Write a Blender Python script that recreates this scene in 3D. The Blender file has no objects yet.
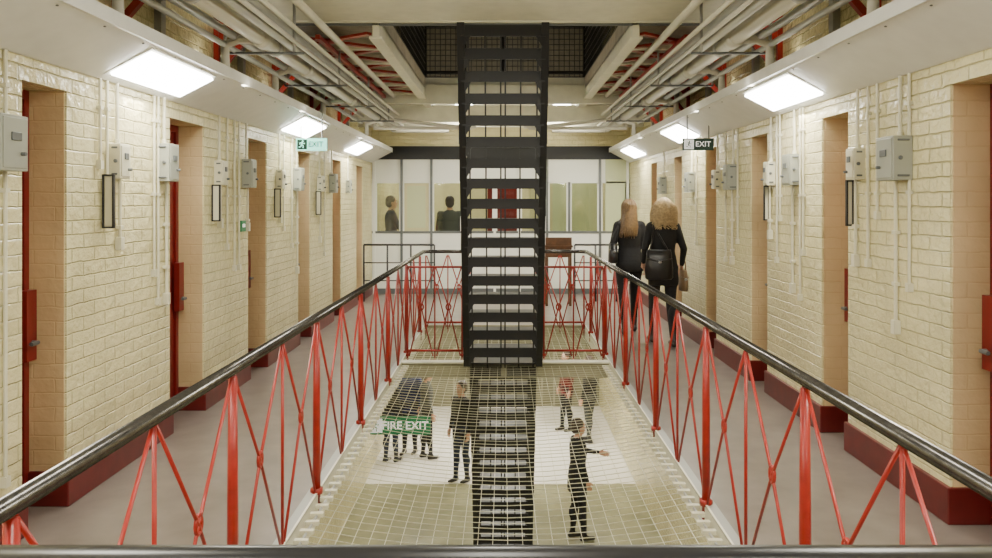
import bpy, math, random
from mathutils import Vector, Matrix, kdtree
random.seed(7)
C=bpy.context
SC=C.scene
COL=SC.collection

# ------------------------------------------------------------ materials
def mat(name,col,rough=0.5,metal=0.0,noise=0.0,nscale=8.0,bump=0.0,emit=None,estr=0,spec=0.5,coat=0.0):
    m=bpy.data.materials.new(name); m.use_nodes=True
    nt=m.node_tree; b=nt.nodes['Principled BSDF']
    b.inputs['Base Color'].default_value=(*col,1)
    b.inputs['Roughness'].default_value=rough
    b.inputs['Metallic'].default_value=metal
    b.inputs['Specular IOR Level'].default_value=spec
    b.inputs['Coat Weight'].default_value=coat
    if noise>0 or bump>0:
        g=nt.nodes.new('ShaderNodeNewGeometry')
        n=nt.nodes.new('ShaderNodeTexNoise'); n.inputs['Scale'].default_value=nscale; n.inputs['Detail'].default_value=5
        nt.links.new(g.outputs['Position'],n.inputs['Vector'])
        if noise>0:
            r=nt.nodes.new('ShaderNodeMapRange')
            r.inputs['From Min'].default_value=0.3; r.inputs['From Max'].default_value=0.7
            r.inputs['To Min'].default_value=1-noise; r.inputs['To Max'].default_value=1+noise*0.5
            nt.links.new(n.outputs['Fac'],r.inputs['Value'])
            v=nt.nodes.new('ShaderNodeVectorMath'); v.operation='SCALE'
            v.inputs[0].default_value=col
            nt.links.new(r.outputs['Result'],v.inputs['Scale'])
            nt.links.new(v.outputs['Vector'],b.inputs['Base Color'])
        if bump>0:
            bp=nt.nodes.new('ShaderNodeBump'); bp.inputs['Strength'].default_value=bump; bp.inputs['Distance'].default_value=0.01
            nt.links.new(n.outputs['Fac'],bp.inputs['Height'])
            nt.links.new(bp.outputs['Normal'],b.inputs['Normal'])
    if emit:
        b.inputs['Emission Color'].default_value=(*emit,1)
        b.inputs['Emission Strength'].default_value=estr
    return m

def brick_mat(name,c1,c2,cm,bstr=0.6):
    m=bpy.data.materials.new(name); m.use_nodes=True
    nt=m.node_tree; b=nt.nodes['Principled BSDF']; L=nt.links.new; N=nt.nodes.new
    g=N('ShaderNodeNewGeometry'); s=N('ShaderNodeSeparateXYZ'); L(g.outputs['Position'],s.inputs[0])
    a=N('ShaderNodeMath'); a.operation='ADD'; L(s.outputs['X'],a.inputs[0]); L(s.outputs['Y'],a.inputs[1])
    c=N('ShaderNodeCombineXYZ'); L(a.outputs[0],c.inputs[0]); L(s.outputs['Z'],c.inputs[1])
    nz=N('ShaderNodeTexNoise'); nz.inputs['Scale'].default_value=9; nz.inputs['Detail'].default_value=4
    L(g.outputs['Position'],nz.inputs['Vector'])
    mx=N('ShaderNodeVectorMath'); mx.operation='MULTIPLY_ADD'
    mx.inputs[1].default_value=(0.018,0.018,0)
    L(nz.outputs['Color'],mx.inputs[0]); L(c.outputs[0],mx.inputs[2])
    t=N('ShaderNodeTexBrick'); t.inputs['Scale'].default_value=1
    t.inputs['Brick Width'].default_value=0.235; t.inputs['Row Height'].default_value=0.078
    t.inputs['Mortar Size'].default_value=0.006; t.inputs['Mortar Smooth'].default_value=1.0
    t.inputs['Color1'].default_value=(*c1,1); t.inputs['Color2'].default_value=(*c2,1); t.inputs['Mortar'].default_value=(*cm,1)
    L(mx.outputs[0],t.inputs['Vector'])
    n2=N('ShaderNodeTexNoise'); n2.inputs['Scale'].default_value=1.7; n2.inputs['Detail'].default_value=7
    L(g.outputs['Position'],n2.inputs['Vector'])
    r=N('ShaderNodeMapRange'); r.inputs['From Min'].default_value=.3; r.inputs['From Max'].default_value=.7
    r.inputs['To Min'].default_value=.80; r.inputs['To Max'].default_value=1.05
    L(n2.outputs['Fac'],r.inputs['Value'])
    v=N('ShaderNodeVectorMath'); v.operation='SCALE'; L(t.outputs['Color'],v.inputs[0]); L(r.outputs[0],v.inputs['Scale'])
    L(v.outputs[0],b.inputs['Base Color'])
    inv=N('ShaderNodeMath'); inv.operation='MULTIPLY_ADD'; inv.inputs[1].default_value=-1; inv.inputs[2].default_value=1
    L(t.outputs['Fac'],inv.inputs[0])
    n3=N('ShaderNodeTexNoise'); n3.inputs['Scale'].default_value=20; n3.inputs['Detail'].default_value=3
    L(g.outputs['Position'],n3.inputs['Vector'])
    ad=N('ShaderNodeMath'); ad.operation='MULTIPLY_ADD'; ad.inputs[1].default_value=1.5
    L(n3.outputs['Fac'],ad.inputs[0]); L(inv.outputs[0],ad.inputs[2])
    bp=N('ShaderNodeBump'); bp.inputs['Strength'].default_value=bstr; bp.inputs['Distance'].default_value=0.013
    L(ad.outputs[0],bp.inputs['Height']); L(bp.outputs['Normal'],b.inputs['Normal'])
    b.inputs['Roughness'].default_value=0.2
    return m

M={}
M['brick']=brick_mat('painted_brick_cream',(0.80,0.725,0.425),(0.79,0.715,0.41),(0.76,0.68,0.375),.85)
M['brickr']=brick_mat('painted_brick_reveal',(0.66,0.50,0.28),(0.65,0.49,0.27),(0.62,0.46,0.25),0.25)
M['plaster']=mat('plaster_cream',(0.76,0.69,0.42),0.5,noise=.06)
M['skirt']=mat('skirting_maroon',(0.12,0.010,0.009),0.35,noise=.2,nscale=12)
M['floor']=mat('landing_floor',(0.205,0.172,0.15),0.32,noise=.2,nscale=5,bump=.05)
M['gfloor']=mat('ground_floor_vinyl',(0.82,0.79,0.72),0.3,noise=.06,nscale=3)
M['gfloor_dim']=mat('ground_floor_olive_dim',(0.33,0.32,0.19),0.25,noise=.2,nscale=3)  # olive, darkened to stand for weaker light on the near floor
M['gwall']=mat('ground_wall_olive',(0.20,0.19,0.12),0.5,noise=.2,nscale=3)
M['red']=mat('red_gloss_paint',(0.34,0.019,0.012),0.3,noise=.2,nscale=20)
M['dred']=mat('dark_red_door',(0.17,0.008,0.007),0.35)
M['rail']=mat('steel_handrail',(0.11,0.105,0.10),0.22,metal=0.85,noise=.25,nscale=30)
M['black']=mat('black_iron',(0.006,0.006,0.007),0.45)
M['blackg']=mat('black_gloss',(0.014,0.014,0.016),0.3)
M['white']=mat('white_panel',(0.82,0.83,0.76),0.45)
M['trunk']=mat('trunking_white',(0.76,0.755,0.71),0.4,noise=.05)
M['grey']=mat('grey_steel',(0.36,0.36,0.34),0.4,metal=.2)
M['greyd']=mat('dark_grey_steel',(0.12,0.13,0.13),0.45)
M['box']=mat('enclosure_grey',(0.34,0.35,0.29),0.4)
M['boxw']=mat('enclosure_white',(0.66,0.63,0.47),0.4)
M['pipe']=mat('pipe_cream',(0.60,0.58,0.49),0.28)
M['pipeg']=mat('pipe_grey',(0.40,0.40,0.35),0.28)
M['beam']=mat('beam_cream',(0.78,0.76,0.62),0.45,noise=.08)
M['beamd']=mat('beam_olive_grey',(0.36,0.34,0.23),0.45,noise=.12)
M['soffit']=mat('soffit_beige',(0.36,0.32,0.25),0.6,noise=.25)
M['roof']=mat('roof_dark',(0.10,0.088,0.066),0.7,noise=.2)
M['net']=mat('net_wire',(0.62,0.60,0.44),0.3,metal=.4)
M['netd']=mat('net_wire_dark',(0.016,0.015,0.012),0.5)
M['lamp']=mat('lamp_diffuser',(1,1,1),0.5,emit=(1,0.98,0.92),estr=28)
M['green']=mat('sign_green_glow',(0.008,0.15,0.05),0.4,emit=(.01,.3,.1),estr=.12)  # low emission brightens the green of an unlit sign
M['greenlit']=mat('sign_green_lit',(0.1,0.5,0.3),0.4,emit=(0.4,0.95,0.75),estr=2.2)
M['dgreen']=mat('sign_dark_green',(0.008,0.04,0.022),0.4)
M['signw']=mat('sign_white_glow',(0.9,0.9,0.85),0.4,emit=(1,1,.95),estr=.6)  # emission lifts the whites, though these parts are not light sources
M['wood']=mat('brown_wood',(0.12,0.05,0.018),0.45,noise=.3,nscale=14)
M['yellow']=mat('panel_yellow',(0.56,0.52,0.30),0.5)
M['olive']=mat('wall_green_cream',(0.50,0.54,0.32),0.5)
M['skin']=mat('skin',(0.58,0.32,0.21),0.5)
M['eye']=mat('eye_dark',(0.04,0.03,0.03),0.2)
M['blk']=mat('cloth_black',(0.007,0.007,0.008),0.75,noise=.3,nscale=30)
M['blk2']=mat('cloth_black_knit',(0.011,0.010,0.011),0.85,noise=.3,nscale=40)
M['navy']=mat('cloth_navy',(0.012,0.022,0.085),0.8)
M['grycl']=mat('cloth_grey',(0.06,0.065,0.06),0.8)
M['jean']=mat('cloth_jeans',(0.02,0.03,0.06),0.8)
M['shoe']=mat('shoe_black',(0.015,0.013,0.012),0.35)
M['leather']=mat('leather_black',(0.010,0.009,0.010),0.3,bump=.2,nscale=60)
M['tan']=mat('leather_tan',(0.22,0.14,0.075),0.45,bump=.2,nscale=60)
M['blonde']=mat('hair_blonde',(0.50,0.36,0.18),0.45,noise=.35,nscale=40)
M['ginger']=mat('hair_golden_brown',(0.17,0.10,0.042),0.42,noise=.35,nscale=40)
M['brown']=mat('hair_brown',(0.04,0.022,0.014),0.5)
gm=bpy.data.materials.new('partition_glass'); gm.use_nodes=True
nt=gm.node_tree; nt.nodes.clear()
o=nt.nodes.new('ShaderNodeOutputMaterial'); mx=nt.nodes.new('ShaderNodeMixShader'); tr=nt.nodes.new('ShaderNodeBsdfTransparent'); gl=nt.nodes.new('ShaderNodeBsdfGlossy')
tr.inputs[0].default_value=(.88,.91,.84,1); gl.inputs['Roughness'].default_value=.03; mx.inputs[0].default_value=.08
nt.links.new(tr.outputs[0],mx.inputs[1]); nt.links.new(gl.outputs[0],mx.inputs[2]); nt.links.new(mx.outputs[0],o.inputs[0])
M['glass']=gm

# ------------------------------------------------------------ mesh builder
class MB:
    def __init__(s): s.v=[];s.f=[];s.m=[];s.names=[]
    def mi(s,n):
        if n not in s.names: s.names.append(n)
        return s.names.index(n)
    def add(s,vs,fs,m):
        b=len(s.v); s.v+= [tuple(x) for x in vs]; k=s.mi(m)
        for f in fs: s.f.append([b+i for i in f]); s.m.append(k)
    def box(s,x0,x1,y0,y1,z0,z1,m):
        x0,x1=min(x0,x1),max(x0,x1); y0,y1=min(y0,y1),max(y0,y1); z0,z1=min(z0,z1),max(z0,z1)
        s.add([(x0,y0,z0),(x1,y0,z0),(x1,y1,z0),(x0,y1,z0),(x0,y0,z1),(x1,y0,z1),(x1,y1,z1),(x0,y1,z1)],
              [(3,2,1,0),(4,5,6,7),(0,1,5,4),(1,2,6,5),(2,3,7,6),(3,0,4,7)],m)
    def tube(s,pts,r,m,n=8,rs=None,closed=False):
        pts=[Vector(p) for p in pts]; k=len(pts); rings=[]
        prev=None
        for i,p in enumerate(pts):
            if closed: d=pts[(i+1)%k]-pts[i-1]
            elif i==0: d=pts[1]-p
            elif i==k-1: d=p-pts[-2]
            else: d=(pts[i+1]-p).normalized()+(p-pts[i-1]).normalized()
            d.normalize()
            if prev is None:
                u=Vector((0,0,1)) if abs(d.z)<.9 else Vector((0,1,0))
                u=(u-d*u.dot(d)).normalized()
            else:
                u=(prev-d*prev.dot(d)).normalized()
            prev=u; w=d.cross(u)
            rr=rs[i] if rs else r
            if isinstance(rr,(int,float)): rr=(rr,rr)
            rings.append([p+u*math.cos(2*math.pi*j/n+math.pi/n)*rr[0]+w*math.sin(2*math.pi*j/n+math.pi/n)*rr[1] for j in range(n)])
        vs=[q for ring in rings for q in ring]; fs=[]
        for i in range(k if closed else k-1):
            a=i*n; b=((i+1)%k)*n
            for j in range(n): fs.append((a+j,a+(j+1)%n,b+(j+1)%n,b+j))
        if not closed:
            fs.append(tuple(range(n))[::-1]); fs.append(tuple((k-1)*n+j for j in range(n)))
        s.add(vs,fs,m)
    def ell(s,c,r,m,nu=14,nv=10):
        vs=[];fs=[]
        for i in range(nv+1):
            t=math.pi*i/nv
            for j in range(nu):
                p=2*math.pi*j/nu
                vs.append((c[0]+r[0]*math.sin(t)*math.cos(p),c[1]+r[1]*math.sin(t)*math.sin(p),c[2]+r[2]*math.cos(t)))
        for i in range(nv):
            for j in range(nu): fs.append((i*nu+j,(i+1)*nu+j,(i+1)*nu+(j+1)%nu,i*nu+(j+1)%nu))
        s.add(vs,fs,m)
    def caps(s,a,b,ra,rb,m):
        s.tube([a,b],0,m,12,rs=[ra,rb]); s.ell(a,(ra,)*3,m,12,8); s.ell(b,(rb,)*3,m,12,8)
    def loft(s,rings,m,n=24):
        vs=[];fs=[]
        for (cx,cy,z,rx,ry) in rings:
            for j in range(n):
                a=2*math.pi*j/n; vs.append((cx+rx*math.cos(a),cy+ry*math.sin(a),z))
        k=len(rings)
        for i in range(k-1):
            for j in range(n): fs.append((i*n+j,i*n+(j+1)%n,(i+1)*n+(j+1)%n,(i+1)*n+j))
        fs.append(tuple(range(n))[::-1]); fs.append(tuple((k-1)*n+j for j in range(n)))
        s.add(vs,fs,m)
    def obj(s,name,smooth=False,bevel=0,parent=None):
        me=bpy.data.meshes.new(name); me.from_pydata(s.v,[],s.f); me.update()
        for n in s.names: me.materials.append(M[n])
        me.polygons.foreach_set('material_index',s.m)
        if smooth: me.polygons.foreach_set('use_smooth',[True]*len(me.polygons))
        ob=bpy.data.objects.new(name,me); COL.objects.link(ob)
        if bevel:
            bm=ob.modifiers.new('b','BEVEL'); bm.width=bevel; bm.segments=2; bm.limit_method='ANGLE'
        if parent: ob.parent=parent
        return ob

XL,XR=-2.38,2.30
TOPZ=6.4
recL=[(3.81,4.20),(5.50,6.13),(7.19,7.75),(8.95,9.50),(10.75,11.3),(12.5,13.05)]
recR=[(3.30,3.96),(5.13,5.55),(6.70,7.15),(8.30,8.75),(9.90,10.35),(11.5,11.95)]
HD=2.26; DEP=.20
for side,X,rec,sg in (('left',XL,recL,-1),('right',XR,recR,1)):
    b=MB(); XO=X+sg*.45
    ys=[-2.5]+[y for r in rec for y in r]+[18.2]
    for i in range(0,len(ys),2): b.box(X,XO,ys[i],ys[i+1],-.005,HD,'brick')
    b.box(X,XO,-2.5,18.2,HD,TOPZ,'brick')
    b.box(X,XO,-2.5,20,-3.2,-.125,'brick')
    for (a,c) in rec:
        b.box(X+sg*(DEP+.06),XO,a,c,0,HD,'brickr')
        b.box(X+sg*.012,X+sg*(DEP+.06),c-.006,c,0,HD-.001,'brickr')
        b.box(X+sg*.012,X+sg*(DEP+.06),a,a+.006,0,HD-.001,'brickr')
    b.obj('wall_'+side)
    s=MB()
    for i in range(0,len(ys),2):
        y0=ys[i]-(.02 if i else 0); y1=min(ys[i+1]+.02,14.0)
        if y0<14: s.box(X-sg*.022,X+sg*(DEP),y0,y1,0,.19,'skirt')
    s.obj('baseboard_'+side,bevel=.006)
    for i,(a,c) in enumerate(rec):
        d=MB(); xd=X+sg*DEP
        d.box(xd,xd+sg*.05,a+.006,a+.05,0,HD,'dred'); d.box(xd,xd+sg*.05,c-.05,c-.006,0,HD,'dred'); d.box(xd,xd+sg*.05,a+.05,c-.05,HD-.05,HD,'dred')
        d.box(xd+sg*.02,xd+sg*.055,a+.05,c-.05,.01,HD-.05,'dred')
        for z0,z1 in ((.15,.95),(1.05,2.05)):
            d.box(xd+sg*.012,xd+sg*.03,a+.09,c-.09,z0,z1,'dred')
        d.box(xd-sg*.045,xd,c-.10,c-.012,.80,1.18,'dred')
        d.tube([(xd-sg*.05,c-.06,.9),(xd-sg*.08,c-.06,.9),(xd-sg*.08,c-.12,.9)],.012,'greyd')
        d.ell((xd-sg*.0,(a+c)/2,1.5),(.012,.03,.03),'greyd')
        d.obj('door_%d'%(i+1+(0 if sg<0 else 6)),bevel=.003)

# ------------------------------------------------------------ floors
RLX,RRX=-1.06,1.11
b=MB()
b.box(XL-.44,RLX,-2.5,18.2,-.12,0,'floor'); b.box(RRX,XR+.44,-2.5,18.2,-.12,0,'floor')
b.box(RLX,RRX,-2.5,1.27,-.12,0,'floor'); b.box(RLX,RRX,10.35,18.2,-.12,0,'floor')
b.obj('floor')
b=MB()
for x,s in ((RLX,1),(RRX,-1)):
    b.box(x,x+s*.012,1.27,10.35,-.16,.012,'beam')
    b.box(x-s*.05,x+s*.012,1.27,10.35,.0,.008,'grey')
b.box(RLX,RRX,10.33,10.36,-.28,.01,'beamd'); b.box(RLX,RRX,1.26,1.28,-.3,.01,'beam')
b.obj('trim_landing_edge')
b=MB(); b.box(XL-.4,XR+.4,13.3,20,-3.35,-3.2,'gfloor'); b.box(XL-.4,XR+.4,-2.5,13.3,-3.35,-3.2,'gfloor_dim'); b.obj('floor_ground')
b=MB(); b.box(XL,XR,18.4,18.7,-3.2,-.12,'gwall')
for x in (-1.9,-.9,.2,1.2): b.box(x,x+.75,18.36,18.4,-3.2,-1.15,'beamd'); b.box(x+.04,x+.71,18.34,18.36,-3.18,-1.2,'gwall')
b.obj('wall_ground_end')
b=MB(); b.box(XL,XR,17.9,18.2,0,3.2,'plaster'); b.box(-.36,.36,17.84,17.9,0,2.1,'dred'); b.box(.62,1.15,17.86,17.9,0.5,2.3,'yellow'); b.box(1.15,2.3,17.86,17.9,0,3.0,'olive'); b.obj('wall_back')
b=MB(); b.box(XL,XR,17.9,18.2,3.36,TOPZ,'roof'); b.obj('wall_back_upper')
b=MB(); b.box(RLX,RRX,7.98,8.0,-.14,0.0,'beamd'); b.box(RLX,RRX,7.93,8.05,-.15,-.14,'beamd'); b.box(RLX,RRX,7.93,8.05,-.005,.012,'beam')
for x in (-.9,-.55,.55,.95): b.box(x-.012,x+.012,7.965,7.98,-.14,-.01,'beamd')
b.obj('trim_bridge_beam',bevel=.003)

# ------------------------------------------------------------ upper level
b=MB()
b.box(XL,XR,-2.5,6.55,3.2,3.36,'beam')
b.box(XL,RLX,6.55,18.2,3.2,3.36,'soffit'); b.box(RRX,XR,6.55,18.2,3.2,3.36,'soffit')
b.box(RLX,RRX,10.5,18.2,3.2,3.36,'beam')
b.box(XL-.4,XR+.4,-2.5,18.2,TOPZ,TOPZ+.1,'roof')
b.obj('ceiling')
b=MB()
b.box(-2.03,2.0,6.55,6.60,3.19,3.36,'beam')
b.box(-2.03,2.0,6.60,6.615,3.17,3.20,'greyd')
for x,s in ((RLX,-1),(RRX,1)):
    b.box(x,x+s*.06,6.6,14,3.08,3.22,'beam'); b.box(x-s*.02,x+s*.09,6.6,14,3.06,3.08,'beam')
for y in (7.3,8.05,8.8,9.55,10.3):
    b.box(XL,RLX,y-.025,y+.025,3.1,3.2,'beam'); b.box(RRX,XR,y-.025,y+.025,3.1,3.2,'beam')
b.box(XL,XR,10.42,10.54,3.0,3.25,'beam')
b.box(XL,XR,11.4,11.52,2.86,3.1,'beam')
b.box(XL,XR,12.6,12.72,2.9,3.1,'beam')
b.obj('trim_ceiling_beams',bevel=.004)
b=MB()
for (xa,xb) in ((XL+.35,RLX-.1),(RRX+.1,XR-.35)):
    for y in (6.68,7.36,8.11,8.86,9.61):
        for (p,q) in (((xa,y,3.12),(xb,y+.62,3.12)),((xa,y+.62,3.12),(xb,y,3.12))):
            p=Vector(p); q=Vector(q); d=(q-p).normalized(); n=Vector((-d.y,d.x,0))*.028; U=Vector((0,0,.012))
            b.add([p-n-U,p+n-U,q+n-U,q-n-U,p-n+U,p+n+U,q+n+U,q-n+U],[(0,1,2,3),(7,6,5,4),(0,4,5,1),(1,5,6,2),(2,6,7,3),(3,7,4,0)],'red')
        b.ell(((xa+xb)/2,y+.31,3.115),(.08,.08,.025),'red')
    b.box((xa+xb)/2-.02,(xa+xb)/2+.02,6.62,10.35,3.06,3.10,'red')
b.obj('red_landing_brace')
def vmesh(b,p0,p1,z0,z1,sp,r,m):
    p0=Vector(p0);p1=Vector(p1);L=(p1-p0).length;n=int(L/sp)
    for i in range(n+1):
        q=p0+(p1-p0)*i/n; b.tube([(q.x,q.y,z0),(q.x,q.y,z1)],r,m,4)
    k=int((z1-z0)/sp)
    for j in range(k+1):
        z=z0+(z1-z0)*j/k; b.tube([(p0.x,p0.y,z),(p1.x,p1.y,z)],r,m,4)
b=MB()
vmesh(b,(RLX,10.46),(RRX,10.46),3.36,4.75,.07,.008,'netd')
vmesh(b,(RLX,6.65),(RLX,10.46),3.36,4.75,.09,.007,'netd')
vmesh(b,(RRX,6.65),(RRX,10.46),3.36,4.75,.09,.007,'netd')
for x in (RLX,-.53,0,.55,RRX): b.tube([(x,10.46,3.36),(x,10.46,4.8)],.028,'black',6)
for z in (3.42,4.05,4.75): b.tube([(RLX,10.46,z),(RRX,10.46,z)],.025,'black',6)
b.obj('stairwell_wire_guard')
def railing(b,P,ts,h=1.0,z0=0.0,post=.021):
    for i,t in enumerate(ts):
        x,y=P(t)
        if i%2==0:
            b.tube([(x,y,z0-.10),(x,y,z0+.5),(x,y,z0+h-.03)],post,'red',8,rs=[post*1.1,post,post*.8])
            b.tube([(x,y,z0+.0),(x,y,z0+.03)],post*1.7,'red',8)
        else:
            b.tube([(x,y,z0-.08),(x,y,z0+h-.02)],.008,'red',6)
        if i<len(ts)-1:
            t2=ts[i+1]; tm=(t+t2)/2
            xm,ym=P(tm); x2,y2=P(t2)
            zb=z0+.53
            a=Vector((x,y,0)); c=Vector((x2,y2,0)); mm=Vector((xm,ym,0)); e=(c-a).normalized()
            U=Vector((0,0,1))
            for sgn,st,en in ((1,a,c),(-1,c,a)):
                b.tube([st+e*sgn*.012+U*(z0+h-.03),mm+U*zb,en-e*sgn*.02+U*(z0+.0)],.0072,'red',6)
            b.tube([mm+e*.026*math.cos(k*math.pi/6)+U*(zb+.034*math.sin(k*math.pi/6)) for k in range(12)],.008,'red',6,closed=True)
b=MB()
tsL=[1.66+.68*k for k in range(0,13)]
railing(b,lambda t:(RLX,t),tsL)
b.tube([(RLX,1.34,1.0),(RLX,10.2,1.0),(RLX+.03,10.3,1.0),(RLX+.1,10.33,1.0),(-.5,10.33,1.0)],.025,'rail',12)
b.obj('landing_railing',smooth=True)
b=MB()
tsR=[1.45+.69*k for k in range(0,13)]
railing(b,lambda t:(RRX,t),tsR)
b.tube([(RRX,1.34,1.0),(RRX,10.2,1.0),(RRX-.03,10.3,1.0),(RRX-.1,10.33,1.0),(.5,10.33,1.0)],.025,'rail',12)
b.obj('landing_railing',smooth=True)
b=MB()
b.tube([(XL+.05,1.3,1.045),(XR-.05,1.3,1.045)],.026,'blackg',12)
railing(b,lambda t:(t,1.3),[RLX,RLX+.54,0.02,.57,RRX])
for x in (XL+.08,XR-.08): b.tube([(x,1.3,0),(x,1.3,1.04)],.018,'red')
b.obj('bridge_railing',smooth=True)
b=MB()
for xa,xb in ((RLX+.03,-.44),(.44,RRX-.03)):
    for yy in (8.3,10.27):
        railing(b,lambda t:(t,yy),[xa,(xa+xb)/2,xb],h=.98,post=.011)
        b.tube([(xa,yy,.06),(xb,yy,.06)],.014,'red',6)
    b.tube([(xa,8.3,.96),(xb,8.3,.96)],.012,'red',8)
b.obj('bridge_railing',smooth=True)

# ------------------------------------------------------------ safety net
def net(name,x0,x1,y0,y1,z,sx,sy,r,m,sag=.05,clips=True):
    b=MB()
    def zz(x,y):
        u=(x-x0)/(x1-x0); v=(y-y0)/(y1-y0)
        return z-sag*16*u*(1-u)*v*(1-v)*.9 - .006*math.sin(y*9+x*3)*(1 if sag>0 else 0)
    nx=int(round((x1-x0)/sx)); ny=int(round((y1-y0)/sy))
    for i in range(nx+1):
        x=x0+(x1-x0)*i/nx
        b.tube([(x,y0+(y1-y0)*k/16,zz(x,y0+(y1-y0)*k/16)) for k in range(17)],r,m,4)
    for j in range(ny+1):
        y=y0+(y1-y0)*j/ny
        b.tube([(x0+(x1-x0)*k/8,y,zz(x0+(x1-x0)*k/8,y)) for k in range(9)],r*1.15,m,4)
    if clips:
        for x,s in ((x0,-1),(x1,1)):
            b.tube([(x,y0,z),(x,y1,z)],.008,'grey',6)
            y=y0+.05
            while y<y1:
                b.box(x-.035,x+.035,y,y+.03,z-.008,z+.014,'boxw'); y+=.11
    return b.obj(name)
net('safety_net',RLX+.06,RRX-.06,1.33,7.92,-.03,.078,.08,.0021,'net',.12)
net('safety_net',RLX+.03,RRX-.03,8.1,10.3,-.02,.08,.09,.0025,'net',.02,False)

# ------------------------------------------------------------ stairs
def stair(name,ytop,ztop,ybot,zbot,n,w=.775,rails=True,lip=.095):
    b=MB(); h=w/2
    def P(t,dz=0,dy=0): return (ytop+(ybot-ytop)*t+dy, ztop+(zbot-ztop)*t+dz)
    for x in (-h,h):
        x0,x1=(x,x+.03) if x<0 else (x-.03,x)
        (ya,za),(yb,zb)=P(0),P(1)
        d=.11
        b.add([(x0,ya-d,za),(x1,ya-d,za),(x1,yb-d,zb),(x0,yb-d,zb),(x0,ya+d,za+.03),(x1,ya+d,za+.03),(x1,yb+d,zb),(x0,yb+d,zb)],
              [(0,1,2,3),(7,6,5,4),(0,4,5,1),(1,5,6,2),(2,6,7,3),(3,7,4,0)],'black')
        s=-1 if x<0 else 1
        b.tube([(x-s*.025,ya-d,za),(x-s*.025,yb-d,zb)],.046,'black',4)
    for i in range(1,n):
        t=i/n; y,z=P(t)
        b.box(-h+.02,h-.02,y-.11,y+.12,z-.02,z,'black')
        b.box(-h+.02,h-.02,y-.115,y-.10,z-lip,z,'black')
        b.box(-h+.02,h-.02,y+.105,y+.12,z-.05,z,'black')
        for k,x in enumerate((-.30,-.155,-.02,.02,.155,.30)):
            b.box(x-.007,x+.007,y-.112,y-.104,z-.20,z-.08,'black')
        for sx in (-1,1):
            xx=sx*(h-.05)
            b.add([(xx,y-.11,z-.02),(xx-sx*.10,y-.11,z-.02),(xx,y-.11,z-.19),(xx,y-.10,z-.02),(xx-sx*.10,y-.10,z-.02),(xx,y-.10,z-.19)],
                  [(0,1,2),(5,4,3),(0,3,4,1),(1,4,5,2),(2,5,3,0)],'black')
    if rails:
        for x in (-h-.01,h+.01):
            pts=[P(t/10,.75,.12) for t in range(0,11)]
            b.tube([(x,y,z) for y,z in pts],.02,'blackg',8)
            for t in range(0,10,1):
                y,z=P((t+.5)/10)
                y2,z2=P((t+.5)/10,.75,.12)
                b.tube([(x,y,z),(x,y2,z2)],.01,'black',6)
    return b.obj(name)
stair('iron_staircase',6.64,3.36,7.86,.02,18)
stair('iron_staircase',9.15,-.15,10.6,-3.2,16,rails=True)
b=MB(); b.box(-.40,.40,7.80,8.25,.012,.03,'black'); b.box(-.34,-.02,7.955,7.965,-.17,-.03,'black');b.box(.04,.34,7.955,7.965,-.17,-.03,'black'); b.obj('stair_foot_landing_plate')

# ------------------------------------------------------------ cable trunking, lamps, pipes
ZA,ZB=2.38,2.576
for side,X,s in (('left',XL,1),('right',XR,-1)):
    b=MB(); xb=X+s*.38
    Y0,Y1=-2.5,13.9
    vs=[];
    for y in (Y0,Y1): vs+=[(X,y,ZA),(X+s*.02,y,ZA),(xb,y,ZB),(xb,y,ZB+.06),(X,y,ZB+.06)]
    b.add(vs,[(0,1,6,5),(1,2,7,6),(2,3,8,7),(3,4,9,8),(0,4,3,2,1),(5,6,7,8,9)],'trunk')
    b.box(xb-s*.012,xb+s*.008,Y0,Y1,ZB-.012,ZB+.065,'trunk')
    y=1.0
    while y<13.5:
        for u in (.12,.9):
            b.ell((X+s*.38*u,y,ZA+(ZB-ZA)*u-.003),(.008,.008,.004),'greyd',8,4)
        y+=.42
    b.obj('cable_trunking')
ang=math.atan2(ZB-ZA,.38)
def wall_lamp(X,s,y,L=.95,W=.27,pw=28):
    b=MB()
    cx=X+s*.20; cz=ZA+(ZB-ZA)*.53
    e=Vector((s*math.cos(ang),0,math.sin(ang))); n=Vector((s*math.sin(ang),0,-math.cos(ang)))
    c=Vector((cx,y,cz))
    def quadbox(w,l,d0,d1,m):
        vs=[]
        for d in (d0,d1):
            for a,bb in ((-1,-1),(1,-1),(1,1),(-1,1)):
                vs.append(c+e*(a*w/2)+Vector((0,bb*l/2,0))+n*d)
        b.add(vs,[(0,1,2,3),(7,6,5,4),(0,4,5,1),(1,5,6,2),(2,6,7,3),(3,7,4,0)],m)
    quadbox(W+.05,L+.06,0,.012,'white'); quadbox(W,L,.012,.03,'lamp')
    ob=b.obj('bulkhead_lamp',bevel=.005)
    ld=bpy.data.lights.new('lamp_light','AREA'); ld.shape='RECTANGLE'; ld.size=W; ld.size_y=L; ld.energy=pw; ld.color=(1,.94,.75)
    lo=bpy.data.objects.new('lamp_light',ld); COL.objects.link(lo); lo.parent=ob
    lo.location=c+n*.05+Vector((s*.02,0,0))
    lo.rotation_euler=n.to_track_quat('-Z','Y').to_euler()
for y in (-.5,1.6,4.97,8.45,11.6): wall_lamp(XL,1,y)
for y in (-.5,2.2,5.80,9.15,12.4): wall_lamp(XR,-1,y)
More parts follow.
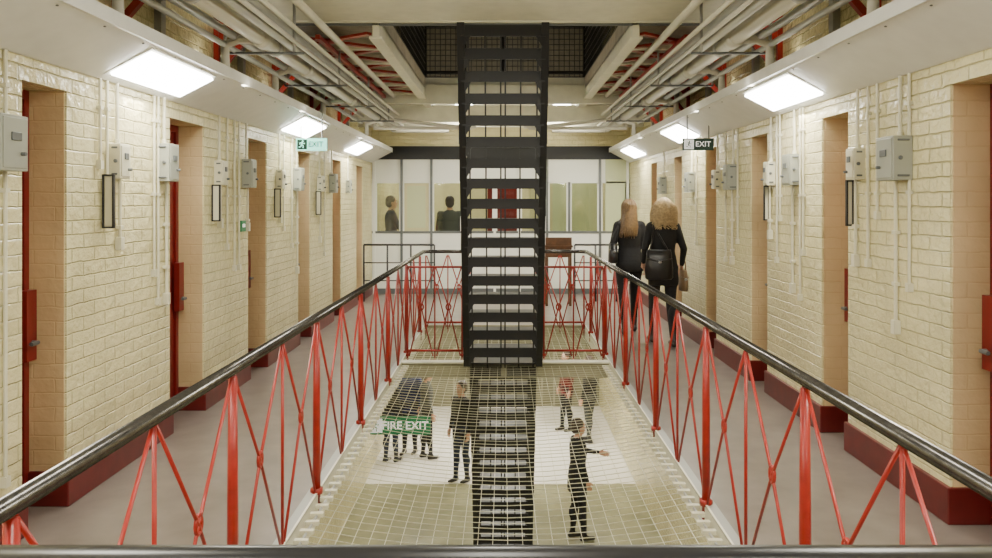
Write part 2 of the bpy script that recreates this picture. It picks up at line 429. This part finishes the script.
def added_lamp(name,x,y,z,pw,L=1.2,W=.25,col=(1,.93,.75)):
    b=MB(); b.box(x-W/2-.02,x+W/2+.02,y-L/2-.02,y+L/2+.02,z,z+.04,'white'); b.box(x-W/2,x+W/2,y-L/2,y+L/2,z-.03,z,'lamp')
    ob=b.obj(name,bevel=.008)
    ld=bpy.data.lights.new('lamp_light','AREA'); ld.shape='RECTANGLE'; ld.size=W; ld.size_y=L; ld.energy=pw; ld.color=col
    lo=bpy.data.objects.new('lamp_light',ld); COL.objects.link(lo); lo.parent=ob; lo.location=(x,y,z-.05)
added_lamp('added_ceiling_light',0,3.6,3.16,22); added_lamp('added_ceiling_light',0,.6,3.16,20)  # ceiling fittings out of view, added as overhead light
added_lamp('added_ceiling_light',-.6,12.2,3.16,22); added_lamp('added_ceiling_light',.9,12.2,3.16,22)
added_lamp('added_ceiling_light',-1.3,16.0,3.16,34); added_lamp('added_ceiling_light',1.3,16.0,3.16,28)
added_lamp('added_ceiling_light',0,14.2,6.3,110)
for x,y,p in ((-1.75,4,8),(1.75,4,8),(-1.75,9,10),(1.75,9,10),(-1.7,15,48),(1.7,15,48),(0,14.2,60),(0,16.4,50)):
    added_lamp('added_ground_light',x,y,-.16,p)  # unseen fittings added below the landings to brighten the lower floor
def uplight(X,s,y,pw=5,L=1.0):  # invented fitting with area light, added to brighten ceiling, pipes and braces
    b=MB(); x=X+s*.14; z=ZB+.065
    b.box(x-.05,x+.05,y-L/2,y+L/2,z,z+.035,'white'); b.box(x-.035,x+.035,y-L/2+.03,y+L/2-.03,z+.035,z+.045,'white')
    ob=b.obj('added_uplighter',bevel=.004)
    ld=bpy.data.lights.new('lamp_light','AREA'); ld.shape='RECTANGLE'; ld.size=.07; ld.size_y=L; ld.energy=pw; ld.color=(1,.94,.78)
    lo=bpy.data.objects.new('lamp_light',ld); COL.objects.link(lo); lo.parent=ob; lo.location=(x,y,z+.06)
    d=Vector((s*.65,0,1)); lo.rotation_euler=d.to_track_quat('-Z','Y').to_euler()
for X,s in ((XL,1),(XR,-1)):
    for y in (2.6,6.0,7.7,10.85): uplight(X,s,y)

for side,s,X in (('left',1,XL),('right',-1,XR)):
    b=MB()
    def pr(dx,z,r,m,y0=-2.5,y1=12.4): b.tube([(X+s*dx,y0,z),(X+s*dx,y1,z)],r,m,12)
    pr(.62,2.84,.052,'pipe'); pr(.76,2.85,.03,'pipeg'); pr(.50,2.96,.04,'pipe',y1=11.3); pr(.90,3.10,.032,'beam',y0=2,y1=10.4)
    pr(.36,2.80,.022,'pipeg',y1=11); pr(.43,2.86,.03,'pipeg',y1=10); pr(.86,2.93,.018,'beam',y1=11.2); 
    pr(.70,3.0,.035,'pipeg',y1=11); pr(.82,2.86,.016,'pipe',y1=12); pr(.30,2.93,.02,'pipe',y1=12)
    for y,dx in ((4.1,.33),(5.6,.36),(6.9,.34),(8.9,.30),(11.2,.4)):
        b.tube([(X+s*.62,y,2.84),(X+s*(dx+.1),y,2.84),(X+s*dx,y,2.80),(X+s*dx,y,2.64)],.032,'pipe',10)
        b.tube([(X+s*.62,y-.07,2.84),(X+s*.62,y+.07,2.84)],.066,'pipe',12)
    b.tube([(X+s*.62,12.4,2.84),(X+s*.66,12.5,2.84),(X+s*1.5,12.5,2.84)],.05,'pipe',12)
    b.tube([(X+s*.76,10.9,2.86),(X+s*.8,10.98,2.84),(X+s*1.7,11.0,2.74),(X+s*2.0,11.0,2.74)],.026,'pipe',10)
    b.tube([(X+s*.5,11.3,2.96),(X+s*.5,11.32,2.75),(X+s*1.9,11.32,2.75),(X+s*1.9,11.32,2.9)],.035,'pipe',10)
    for y in [2.6+1.6*k for k in range(6)]:
        b.box(X+s*.28,X+s*.88,y-.015,y+.015,2.77,2.785,'greyd'); b.box(X+s*.28,X+s*.295,y-.015,y+.015,2.77,3.2,'grey'); b.box(X+s*.80,X+s*.815,y-.015,y+.015,2.775,3.2,'grey')
        b.tube([(X+s*.62,y+.1,2.84),(X+s*.62,y+.16,2.84)],.064,'grey',12)
    b.obj('service_pipes',smooth=True)
    for y in (4.7,6.35,7.95,9.5,11.1):
        b=MB()
        b.tube([(X,y,3.17),(X+s*.42,y,3.17)],.03,'red',4); b.tube([(X+s*.02,y,3.17),(X+s*.02,y,2.70)],.03,'red',4)
        b.tube([(X+s*.02,y,2.72),(X+s*.40,y,3.16)],.03,'red',4)
        b.add([(X,y-.005,3.16),(X+s*.22,y-.005,3.16),(X,y-.005,2.9),(X,y+.005,3.16),(X+s*.22,y+.005,3.16),(X,y+.005,2.9)],[(0,2,1),(3,4,5),(1,2,5,4)],'red')
        b.obj('red_landing_bracket')
        b=MB(); b.box(X,X+s*.05,y+.55,y+.62,2.65,3.2,'grey'); b.box(X,X+s*.10,y+.54,y+.63,2.645,2.66,'grey'); b.obj('grey_steel_strut')

# ------------------------------------------------------------ wall equipment
def wbox(X,s,y,z0,z1,w,dep=.1,m='box',up=True,down=None,name='control_box'):
    b=MB()
    b.box(X,X+s*dep,y-w/2,y+w/2,z0,z1,m)
    b.box(X+s*dep,X+s*(dep+.006),y-w/2+.012,y+w/2-.012,z0+.012,z1-.012,m)
    zc=(z0+z1)/2
    b.box(X+s*(dep+.006),X+s*(dep+.014),y-w*.18,y+w*.18,zc+.01,zc+.05,'greyd')
    b.tube([(X+s*(dep+.006),y+w*.2,zc-.05),(X+s*(dep+.03),y+w*.2,zc-.05)],.010,'greyd',8)
    for z in (z0+.02,z1-.03): b.box(X+s*.02,X+s*dep*.8,y-w/2-.008,y-w/2,z,z+.012,'greyd')
    b.tube([(X+s*dep*.65,y-w/2,zc),(X+s*dep*.65,y-w/2-.012,zc)],.012,'greyd',10)
    if up:
        b.tube([(X+s*.02,y,z1),(X+s*.02,y,ZA+.02)],.0105,'boxw',8)
        b.tube([(X+s*.02,y,z1),(X+s*.02,y,z1+.03)],.017,'boxw',8)
    if down is not None:
        yy=y+w*.25
        b.tube([(X+s*.02,yy,z0),(X+s*.02,yy,down)],.0105,'boxw',8)
        b.box(X,X+s*.04,yy-.022,yy+.022,down-.06,down+.02,'boxw')
        for z in (z0-.3,z0-.6):
            if z>down: b.box(X,X+s*.036,yy-.02,yy+.02,z-.012,z+.012,'boxw')
    b.obj(name,bevel=.003)
def flag(X,s,y,z0,z1,w=.07):
    b=MB(); x0,x1=X+s*.01,X+s*(.01+w)
    xa,xb=min(x0,x1),max(x0,x1); f=.011
    b.box(xa,xb,y-.012,y+.012,z0,z0+f,'blackg'); b.box(xa,xb,y-.012,y+.012,z1-f,z1,'blackg')
    b.box(xa,xa+f,y-.012,y+.012,z0,z1,'blackg'); b.box(xb-f,xb,y-.012,y+.012,z0,z1,'blackg')
    b.box(xa+f,xb-f,y-.004,y+.004,z0+f,z1-f,'boxw')
    b.obj('cell_indicator_frame',bevel=.002)
wbox(XL,1,3.58,1.80,2.06,.20,.11)
wbox(XL,1,4.71,1.80,2.01,.13,.07,'boxw',down=1.42)
flag(XL,1,4.56,1.50,1.82)
wbox(XL,1,5.36,1.80,2.06,.16,.09,'box',down=1.0)
wbox(XL,1,6.40,1.80,2.0,.12,.07,'boxw',down=1.5); flag(XL,1,6.27,1.5,1.80)
wbox(XL,1,7.08,1.79,2.05,.15,.09,'box',down=1.45)
wbox(XL,1,8.12,1.80,2.0,.12,.07,'boxw',down=1.5); flag(XL,1,7.98,1.5,1.80)
wbox(XL,1,8.8,1.79,2.05,.15,.09,'box',down=.9)
wbox(XL,1,9.9,1.80,2.0,.12,.07,'boxw',down=1.2); flag(XL,1,9.75,1.5,1.80)
wbox(XL,1,10.6,1.79,2.05,.15,.09,'box')
wbox(XL,1,11.7,1.80,2.0,.12,.07,'box')
wbox(XR,-1,4.42,1.78,2.03,.20,.11,down=.95)
wbox(XR,-1,4.95,1.80,2.0,.12,.07,'boxw',down=1.3); flag(XR,-1,5.03,1.5,1.80,.05)
wbox(XR,-1,6.02,1.79,2.03,.17,.09,'box',down=1.0)
wbox(XR,-1,6.55,1.80,2.0,.11,.07,'boxw',down=1.4); flag(XR,-1,6.62,1.5,1.8,.05)
wbox(XR,-1,7.62,1.78,2.03,.17,.1,'box',down=1.1)
wbox(XR,-1,8.18,1.80,2.0,.12,.07,'boxw'); 
wbox(XR,-1,9.3,1.78,2.02,.17,.09,'box')
wbox(XR,-1,10.9,1.78,2.02,.17,.09,'box')
b=MB()
for X,s,y,z in ((XL,1,3.66,.35),(XL,1,4.52,1.9),(XL,1,4.60,1.55),(XL,1,5.22,1.2),(XL,1,5.28,1.0),(XL,1,6.6,1.3),(XL,1,6.78,1.1),(XL,1,6.90,1.1),(XL,1,8.3,1.4),(XL,1,8.62,1.2),(XL,1,10.2,1.0),
                (XR,-1,4.33,1.2),(XR,-1,4.70,1.6),(XR,-1,4.82,1.3),(XR,-1,5.86,1.3),(XR,-1,5.92,.95),(XR,-1,6.35,1.55),(XR,-1,6.42,1.2),(XR,-1,7.5,1.3),(XR,-1,7.9,1.1),(XR,-1,9.1,1.2)):
    b.tube([(X+s*.015,y,ZA+.02),(X+s*.015,y,z)],.009,'boxw',8); b.box(X,X+s*.03,y-.018,y+.018,z-.05,z,'boxw')
    for zz in (2.2,1.7): 
        if zz>z: b.box(X,X+s*.028,y-.016,y+.016,zz,zz+.02,'boxw')
b.obj('electrical_conduits')
b=MB(); b.box(XL,XL+.02,6.95,7.07,1.39,1.49,'green'); b.box(XL+.02,XL+.024,6.98,7.04,1.43,1.46,'signw'); b.obj('green_safety_sign')

# ------------------------------------------------------------ signs
def text(s,loc,size,m,parent,name='lettering',off=.006):
    cu=bpy.data.curves.new(name,'FONT'); cu.body=s; cu.size=size; cu.extrude=.002; cu.align_x='LEFT'; cu.align_y='CENTER'
    cu.materials.append(M[m]); cu.offset=size*off
    o=bpy.data.objects.new(name,cu); COL.objects.link(o); o.location=loc; o.rotation_euler=(math.pi/2,0,0); o.parent=parent
    return o
def running_man(b,x,y,z,h,m):
    k=h
    def P(u,v): return (x+u*k,y,z+v*k)
    b.ell(P(.08,.36),(.09*k,.004,.09*k),m,10,6)
    b.tube([P(.03,.25),P(-.06,-.05)],.075*k,m,6)
    b.tube([P(-.06,-.05),P(.14,-.16),P(.12,-.42)],.045*k,m,6)
    b.tube([P(-.06,-.05),P(-.14,-.26),P(-.36,-.30)],.045*k,m,6)
    b.tube([P(.03,.22),P(.2,.06),P(.32,.14)],.035*k,m,6)
    b.tube([P(.0,.22),P(-.22,.18),P(-.26,.0)],.035*k,m,6)
def sign(name,x,y,z,w,h,base,s,ts,fg,ztop,man=True,txoff=.30,off=.006):
    b=MB(); b.box(x-w/2,x+w/2,y,y+.03,z-h/2,z+h/2,base)
    if man:
        b.box(x-w/2+.012,x-w/2+.012+h*.8,y-.004,y,z-h*.4,z+h*.4,fg)
        running_man(b,x-w/2+.012+h*.4,y-.006,z,h*.72,base)
    for xx in (x-w*.35,x+w*.35): b.tube([(xx,y+.015,z+h/2),(xx,y+.015,ztop)],.006,'greyd',6)
    ob=b.obj(name)
    text(s,(x-w/2+txoff*w,y-.004,z),ts,fg,ob,off=off)
    return ob
sign('exit_sign',2.03,8.0,2.26,.32,.125,'dgreen','EXIT',.078,'signw',2.60,txoff=.40)
sign('lit_exit_sign',-2.03,8.15,2.27,.32,.13,'greenlit','EXIT',.078,'dgreen',2.60,txoff=.40)
sign('fire_exit_sign',-.95,7.0,-.375,.575,.16,'green','FIRE EXIT',.102,'signw',-.14,txoff=.235,off=.012)

# ------------------------------------------------------------ far partition
PY=14.0
b=MB()
b.box(XL,XR,PY-.04,PY+.06,2.44,2.68,'black')
b.box(XL,XR,PY-.01,PY+.03,2.03,2.44,'white')
b.box(XL,XR,PY-.02,PY+.05,0,1.12,'white')
b.box(XL,XR,PY-.03,PY+.06,1.10,1.14,'greyd')
b.box(XL,XR,PY-.03,PY+.06,2.01,2.04,'white')
for x in (-2.34,-1.84,-1.30,-.73,-.15,.30,.80,1.20,1.76,2.26):
    dk=x in(-1.84,-1.30,1.76,.80,1.20)
    b.box(x-.022,x+.022,PY-.045,PY+.06,0 if x!=1.2 else 1.12,2.44 if x!=1.2 else 2.03,'greyd' if dk else 'white')
    b.box(x-.045,x+.045,PY-.03,PY+.05,1.14,2.03,'white')
b.box(-1.80,-1.35,PY,PY+.02,1.14,2.02,'yellow')
b.box(-1.74,-1.41,PY-.01,PY+.0,1.2,1.96,'olive')
b.box(XL,XR,PY-.03,PY,.0,.10,'greyd')
b.box(1.86,XR,PY-.03,PY+.05,1.14,2.44,'olive')
b.box(XL,XR,PY-.0,PY+.12,2.68,3.2,'brick')
b.obj('glazed_partition')
b=MB(); b.box(-2.32,-1.86,PY+.01,PY+.02,1.14,2.02,'glass'); b.box(-1.28,-.75,PY+.01,PY+.02,1.14,2.02,'glass'); b.box(-.71,1.74,PY+.01,PY+.02,1.14,2.02,'glass'); b.obj('window_1')
b=MB()
for xa,xb in ((XL+.05,-1.15),(1.2,XR-.05)):
    for z in (.35,.65,.95): b.tube([(xa,12.9,z),(xb,12.9,z)],.018 if z>.9 else .010,'blackg',8)
    for k in range(4):
        x=xa+(xb-xa)*k/3; b.tube([(x,12.9,0),(x,12.9,.95)],.016,'blackg',8)
b.obj('black_barrier_railing',smooth=True)
b=MB(); b.box(.66,1.12,12.3,12.6,.94,.97,'wood'); b.box(.68,1.10,12.3,12.33,.97,1.10,'wood'); b.box(.68,1.10,12.33,12.58,.78,.94,'wood')
for x in (.70,1.08):
    for y in (12.34,12.56): b.box(x-.02,x+.02,y-.02,y+.02,0,.78,'wood')
b.obj('wooden_lectern',bevel=.004)

# ------------------------------------------------------------ people
def remeshed(name,mb,vox,parent,xf,smooth_it=6):
    ob=mb.obj('tmp')
    cents=[]
    for f,mi in zip(mb.f,mb.m):
        c=Vector((0,0,0))
        for i in f: c+=Vector(mb.v[i])
        cents.append((c/len(f),mi))
        for i in f[:2]: cents.append((Vector(mb.v[i])*.9+c/len(f)*.1,mi))
    kd=kdtree.KDTree(len(cents))
    for i,(c,_) in enumerate(cents): kd.insert(c,i)
    kd.balance()
    r=ob.modifiers.new('r','REMESH'); r.mode='VOXEL'; r.voxel_size=vox
    sm=ob.modifiers.new('s','SMOOTH'); sm.factor=.5; sm.iterations=smooth_it
    C.view_layer.update()
    dg=C.evaluated_depsgraph_get()
    me=bpy.data.meshes.new_from_object(ob.evaluated_get(dg))
    me.name=name
    me.materials.clear()
    for n in mb.names: me.materials.append(M[n])
    idx=[]
    for p in me.polygons:
        _,i,_=kd.find(p.center); idx.append(cents[i][1])
    me.polygons.foreach_set('material_index',idx)
    me.polygons.foreach_set('use_smooth',[True]*len(me.polygons))
    bpy.data.objects.remove(ob)
    o=bpy.data.objects.new(name,me); COL.objects.link(o); o.parent=parent
    return o
def hand(name,wrist,d,w,n,parent,m='skin',vox=.0045,curl=25):
    b=MB(); d=Vector(d).normalized(); w=Vector(w); w=(w-d*w.dot(d)).normalized(); n=Vector(n); n=(n-d*n.dot(d)-w*n.dot(w)).normalized()
    W=Vector(wrist)
    b.tube([W-d*.03,W,W+d*.04,W+d*.085],0,m,12,rs=[.024,.024,.026,.028])
    for off in (-.024,-.008,.008,.024):
        b.caps(tuple(W+d*.03+w*off*.8),tuple(W+d*.085+w*off*1.1),.014,.012,m)
    for off,L in ((.028,.068),(.0095,.078),(-.0095,.072),(-.028,.056)):
        p=W+d*.085+w*off; a=math.radians(curl*.5); r=.0088
        for seg in (.42,.32,.26):
            q=p+(d*math.cos(a)+n*math.sin(a))*L*seg+w*off*.06
            b.caps(tuple(p),tuple(q),r,r*.92,m); p=q; a+=math.radians(curl); r*=.92
    p=W+d*.02+w*.024
    q=p+(d*.55+w*.6+n*.25).normalized()*.045; b.caps(tuple(p),tuple(q),.013,.010,m)
    q2=q+(d*.9+w*.15+n*.35).normalized()*.033; b.caps(tuple(q),tuple(q2),.010,.008,m)
    return remeshed(name,b,vox,parent,None,2)
def person(name,loc,h,yaw,top='blk',leg='blk2',hair='brown',style='short',female=True,armL=None,armR=None,legs=None,hem=.80,vox=.012,headyaw=0,handvox=.0045):
    e=bpy.data.objects.new(name,None); COL.objects.link(e); e.empty_display_size=.2
    e.location=loc; e.rotation_euler=(0,0,yaw); s=h/1.70; e.scale=(s,s,s)
    b=MB(); sw=.150 if female else .178; k=1.0 if female else 1.1
    legs=legs or ((.02,.06),(-.02,-.05))
    for sx,(ky,ay) in ((1,legs[0]),(-1,legs[1])):
        hp=(sx*.088,0,.90); kn=(sx*.085,ky+.015,.485); an=(sx*.082,ay,.085)
        b.caps(hp,kn,.092*k,.058,leg); b.caps(kn,an,.058,.040,leg)
        b.ell((sx*.086,(ky+ay)/2-.012,.36),(.053,.058,.11),leg)
        b.caps((sx*.085,ay-.035,.042),(sx*.09,ay+.14,.034),.040,.033,'shoe'); b.ell((sx*.083,ay,.075),(.042,.05,.05),'shoe')
    b.ell((0,-.015,.92),(.165,.12,.12),leg)
    b.loft([(0,-.01,hem,.178,.128),(0,-.015,hem+.08,.178,.130),(0,-.01,.98,.158,.118),(0,0,1.09,.138*k,.103),(0,.005,1.22,.155*k,.118),(0,0,1.32,.168*k,.115),(0,-.005,1.385,.150*k,.095),(0,-.005,1.425,.10,.072),(0,0,1.45,.055,.055)],top)
    dR=armR or ((.215,-.02,1.12),(.225,.05,.885)); dL=armL or ((-.215,-.02,1.12),(-.225,.05,.885))
    for sx,(el,wr) in ((1,dR),(-1,dL)):
        sh=(sx*sw,0,1.375)
        b.caps(sh,el,.055*k,.042*k,top); b.caps(el,wr,.042*k,.030,top)
        b.ell((sx*(sw-.02),0,1.385),(.07,.06,.05),top)
    b.caps((0,0,1.42),(0,.012,1.53),.052 if female else .06,.05,'skin')
    hy=Matrix.Rotation(headyaw,4,'Z')
    def H(x,y,z): v=hy@Vector((x,y,0)); return (v.x,v.y,z)
    b.ell((0,.012,1.592),(.076,.090,.108),'skin')
    b.ell(H(0,.045,1.53),(.052,.052,.058),'skin'); b.ell(H(0,.085,1.49),(.022,.02,.018),'skin')
    b.caps(H(0,.10,1.605),H(0,.118,1.562),.008,.014,'skin')
    for sx in (1,-1): b.ell(H(sx*.078,.0,1.578),(.012,.02,.032),'skin')
    b.ell(H(0,.094,1.527),(.024,.012,.008),'skin'); b.ell(H(0,.094,1.62),(.05,.012,.010),'skin')
    remeshed('body',b,vox,e,None,4)
    f=MB()
    for sx in (1,-1):
        f.ell(H(sx*.03,.092,1.592),(.012,.008,.007),'signw',10,6); f.ell(H(sx*.03,.099,1.592),(.005,.004,.005),'eye',8,6)
        f.tube([H(sx*.015,.102,1.613),H(sx*.03,.103,1.618),H(sx*.045,.094,1.612)],.003,hair,6)
    f.tube([H(-.022,.100,1.527),H(0,.107,1.529),H(.022,.100,1.527)],.004,'dred',6)
    f.obj('face',smooth=True,parent=e)
    for sx,(el,wr),nm in ((1,dR,'hand_r'),(-1,dL,'hand_l')):
        d=Vector(wr)-Vector(el)
        hand(nm,Vector(wr)+d.normalized()*.01,d,(0,1,.3),(-sx,0.1,0),e,vox=handvox)
    hb=MB()
    hb.ell(H(0,-.012,1.622),(.089,.096,.094),hair,18,12)
    hb.ell(H(0,-.03,1.575),(.084,.078,.09),hair,18,12)
    if style=='long': hb.loft([(0,-.10,1.24,.085,.03),(0,-.095,1.35,.10,.045),(0,-.07,1.46,.095,.06),(0,-.04,1.56,.09,.075),(0,-.02,1.64,.08,.08)],hair)
    if style=='curly': hb.loft([(0,-.06,1.40,.11,.06),(0,-.05,1.47,.13,.085),(0,-.03,1.56,.12,.09),(0,-.015,1.64,.095,.09)],hair)
    remeshed('hair',hb,.010,e,None,3)
    if style in('long','curly'):
        cu=bpy.data.curves.new('hair_strands','CURVE'); cu.dimensions='3D'; cu.bevel_depth=.0045 if style=='long' else .005; cu.bevel_resolution=1
        rnd=random.Random(3)
        N=170 if style=='long' else 250
        for i in range(N):
            a=math.radians(rnd.uniform(-230,50))
            end=(1.24+rnd.uniform(-.03,.08)) if style=='long' else (1.37+rnd.uniform(-.03,.10))
            ph=rnd.uniform(0,6.3); fr=rnd.uniform(28,50) if style=='curly' else rnd.uniform(5,10)
            pts=[]; n=22
            for t in range(n):
                u=t/(n-1)
                z=1.712-(1.712-end)*u
                if z>1.6: rr=math.sqrt(max(0,1-((z-1.6)/.115)**2))
                else: rr=1
                if style=='long':
                    rx=.094*rr; ry=.098*rr
                    lo=max(0,1.5-z)/.3
                    ca,sa=math.cos(a),math.sin(a)
                    x=rx*ca*(1+.05*lo); y=-.012+ry*sa
                    y=y*(1-lo*.5)-.085*min(1,lo*1.3); am=.004
                    if z<1.45 and y>-.06: y=-.06-.02*rnd.random()
                else:
                    wide=1+ .5*math.sin(min(1,max(0,(1.68-z)/.22))*math.pi*.62)
                    x=.093*rr*wide*math.cos(a); y=-.018+.094*rr*wide*math.sin(a); am=.016*min(1,u*3)
                x+=am*math.sin(ph+fr*u); y+=am*math.cos(ph+fr*u*1.05)
                v=hy@Vector((x,y,0)); pts.append((v.x,v.y,z))
            sp=cu.splines.new('POLY'); sp.points.add(n-1)
            for q,p in zip(sp.points,pts): q.co=(*p,1); q.radius=1.0
            for q in list(sp.points)[-4:]: q.radius=.6
        cu.materials.append(M[hair]); o=bpy.data.objects.new('hair_strands',cu); COL.objects.link(o); o.parent=e
    return e
person('woman_with_straight_hair',(1.60,9.75,0),1.69,.0,'blk2','blk',hair='ginger',style='long',legs=((.10,.16),(-.03,-.16)),
       armL=((-.22,-.03,1.12),(-.235,.08,.90)),armR=((.20,-.02,1.12),(.21,.03,.885)),headyaw=-.5)
person('woman_with_curly_hair',(1.86,8.95,0),1.70,.05,'blk','blk2',hair='blonde',style='curly',legs=((-.03,-.15),(.10,.17)),hem=.70,
       armL=((-.22,-.04,1.13),(-.20,.12,.96)),armR=((.24,-.02,1.12),(.25,.10,.93)),headyaw=.35)
def bag(name,c,w,d,h,m,strap_to=None):
    b=MB(); x,y,z=c
    rings=[(x,y,z-h/2,w*.44,d*.42),(x,y,z-h/2+.02,w*.5,d*.5),(x,y,z-h*.1,w*.5,d*.5),(x,y,z+h*.25,w*.46,d*.36),(x,y,z+h*.48,w*.43,d*.16),(x,y,z+h/2,w*.42,d*.08)]
    b.loft(rings,m,20)
    b.tube([(x-w*.46,y-d*.3,z+h*.2),(x,y-d*.5,z+h*.12),(x+w*.46,y-d*.3,z+h*.2)],.008,m,6)
    b.ell((x,y-d*.5,z+h*.1),(.02,.008,.016),'grey',10,6)
    if strap_to:
        for sx in (-1,1):
            s=strap_to
            b.tube([(x+sx*w*.36,y,z+h*.40),(x*.7+s[0]*.3+sx*w*.2,y*.7+s[1]*.3-.01,z+h*.4+(s[2]-z-h*.4)*.35),(x*.3+s[0]*.7+sx*w*.06,s[1]-.03,z+(s[2]-z)*.8),(s[0],s[1]-.02,s[2]),(s[0],s[1]+.04,s[2]+.012)],.010,m,6)
    else:
        b.tube([(x-w*.3,y,z+h*.45),(x-w*.22,y,z+h*.45+.11),(x,y,z+h*.45+.15),(x+w*.22,y,z+h*.45+.11),(x+w*.3,y,z+h*.45)],.008,m,6)
    return b.obj(name,smooth=True)
bag('shoulder_bag',(1.77,8.74,.95),.32,.13,.34,'leather',(1.74,8.90,1.425))
bag('handbag',(2.12,9.05,.74),.10,.26,.24,'tan')
bag('shoulder_bag',(1.385,9.70,1.02),.12,.24,.25,'leather',(1.47,9.73,1.42))

person('man_in_navy_sweater',(-2.12,14.6,0),1.78,-math.pi/2+.3,'navy','blk',hair='brown',female=False,vox=.016,handvox=.006,
       armR=((.24,.10,1.14),(.10,.32,1.12)))
person('man_in_grey_jacket',(-1.03,14.9,0),1.78,.1,'grycl','jean',hair='brown',female=False,vox=.016,handvox=.006)
G=-3.2
person('visitor_pointing',(1.08,11.1,G),1.74,-math.pi/2+.3,'blk','blk2',hair='brown',female=True,vox=.018,handvox=.007,
       armL=((-.20,.18,1.18),(-.18,.40,1.13)),hem=.68)
person('visitor_in_jeans',(-.72,13.4,G),1.75,2.4,'blk2','jean',hair='brown',female=False,vox=.018,handvox=.007)
person('visitor_standing',(-1.45,14.6,G),1.72,-1.2,'grycl','blk',hair='brown',female=True,vox=.02,handvox=.008)
person('visitor_standing',(-1.80,14.9,G),1.78,2.8,'navy','blk2',hair='brown',female=False,vox=.02,handvox=.008)
person('visitor_standing',(-2.10,14.4,G),1.70,-.6,'blk','jean',hair='blonde',female=True,vox=.02,handvox=.008)
person('visitor_standing',(1.75,15.6,G),1.76,1.0,'blk2','grycl',hair='brown',female=False,vox=.02,handvox=.008)
person('visitor_standing',(1.35,16.4,G),1.70,2.0,'skirt','blk',hair='brown',female=True,vox=.02,handvox=.008)

# ------------------------------------------------------------ world + camera
w=bpy.data.worlds.new('world'); SC.world=w; w.use_nodes=True
w.node_tree.nodes['Background'].inputs[0].default_value=(1,.93,.80,1); w.node_tree.nodes['Background'].inputs[1].default_value=.22
cd=bpy.data.cameras.new('camera'); cam=bpy.data.objects.new('camera',cd); COL.objects.link(cam)
cam.location=(0,0,1.65); cam.rotation_euler=(math.pi/2,0,0)
cd.sensor_width=36; cd.lens=36*770/992; cd.shift_x=-(503-496)/992; cd.shift_y=-(279-203)/992; cd.clip_start=.05
SC.camera=cam
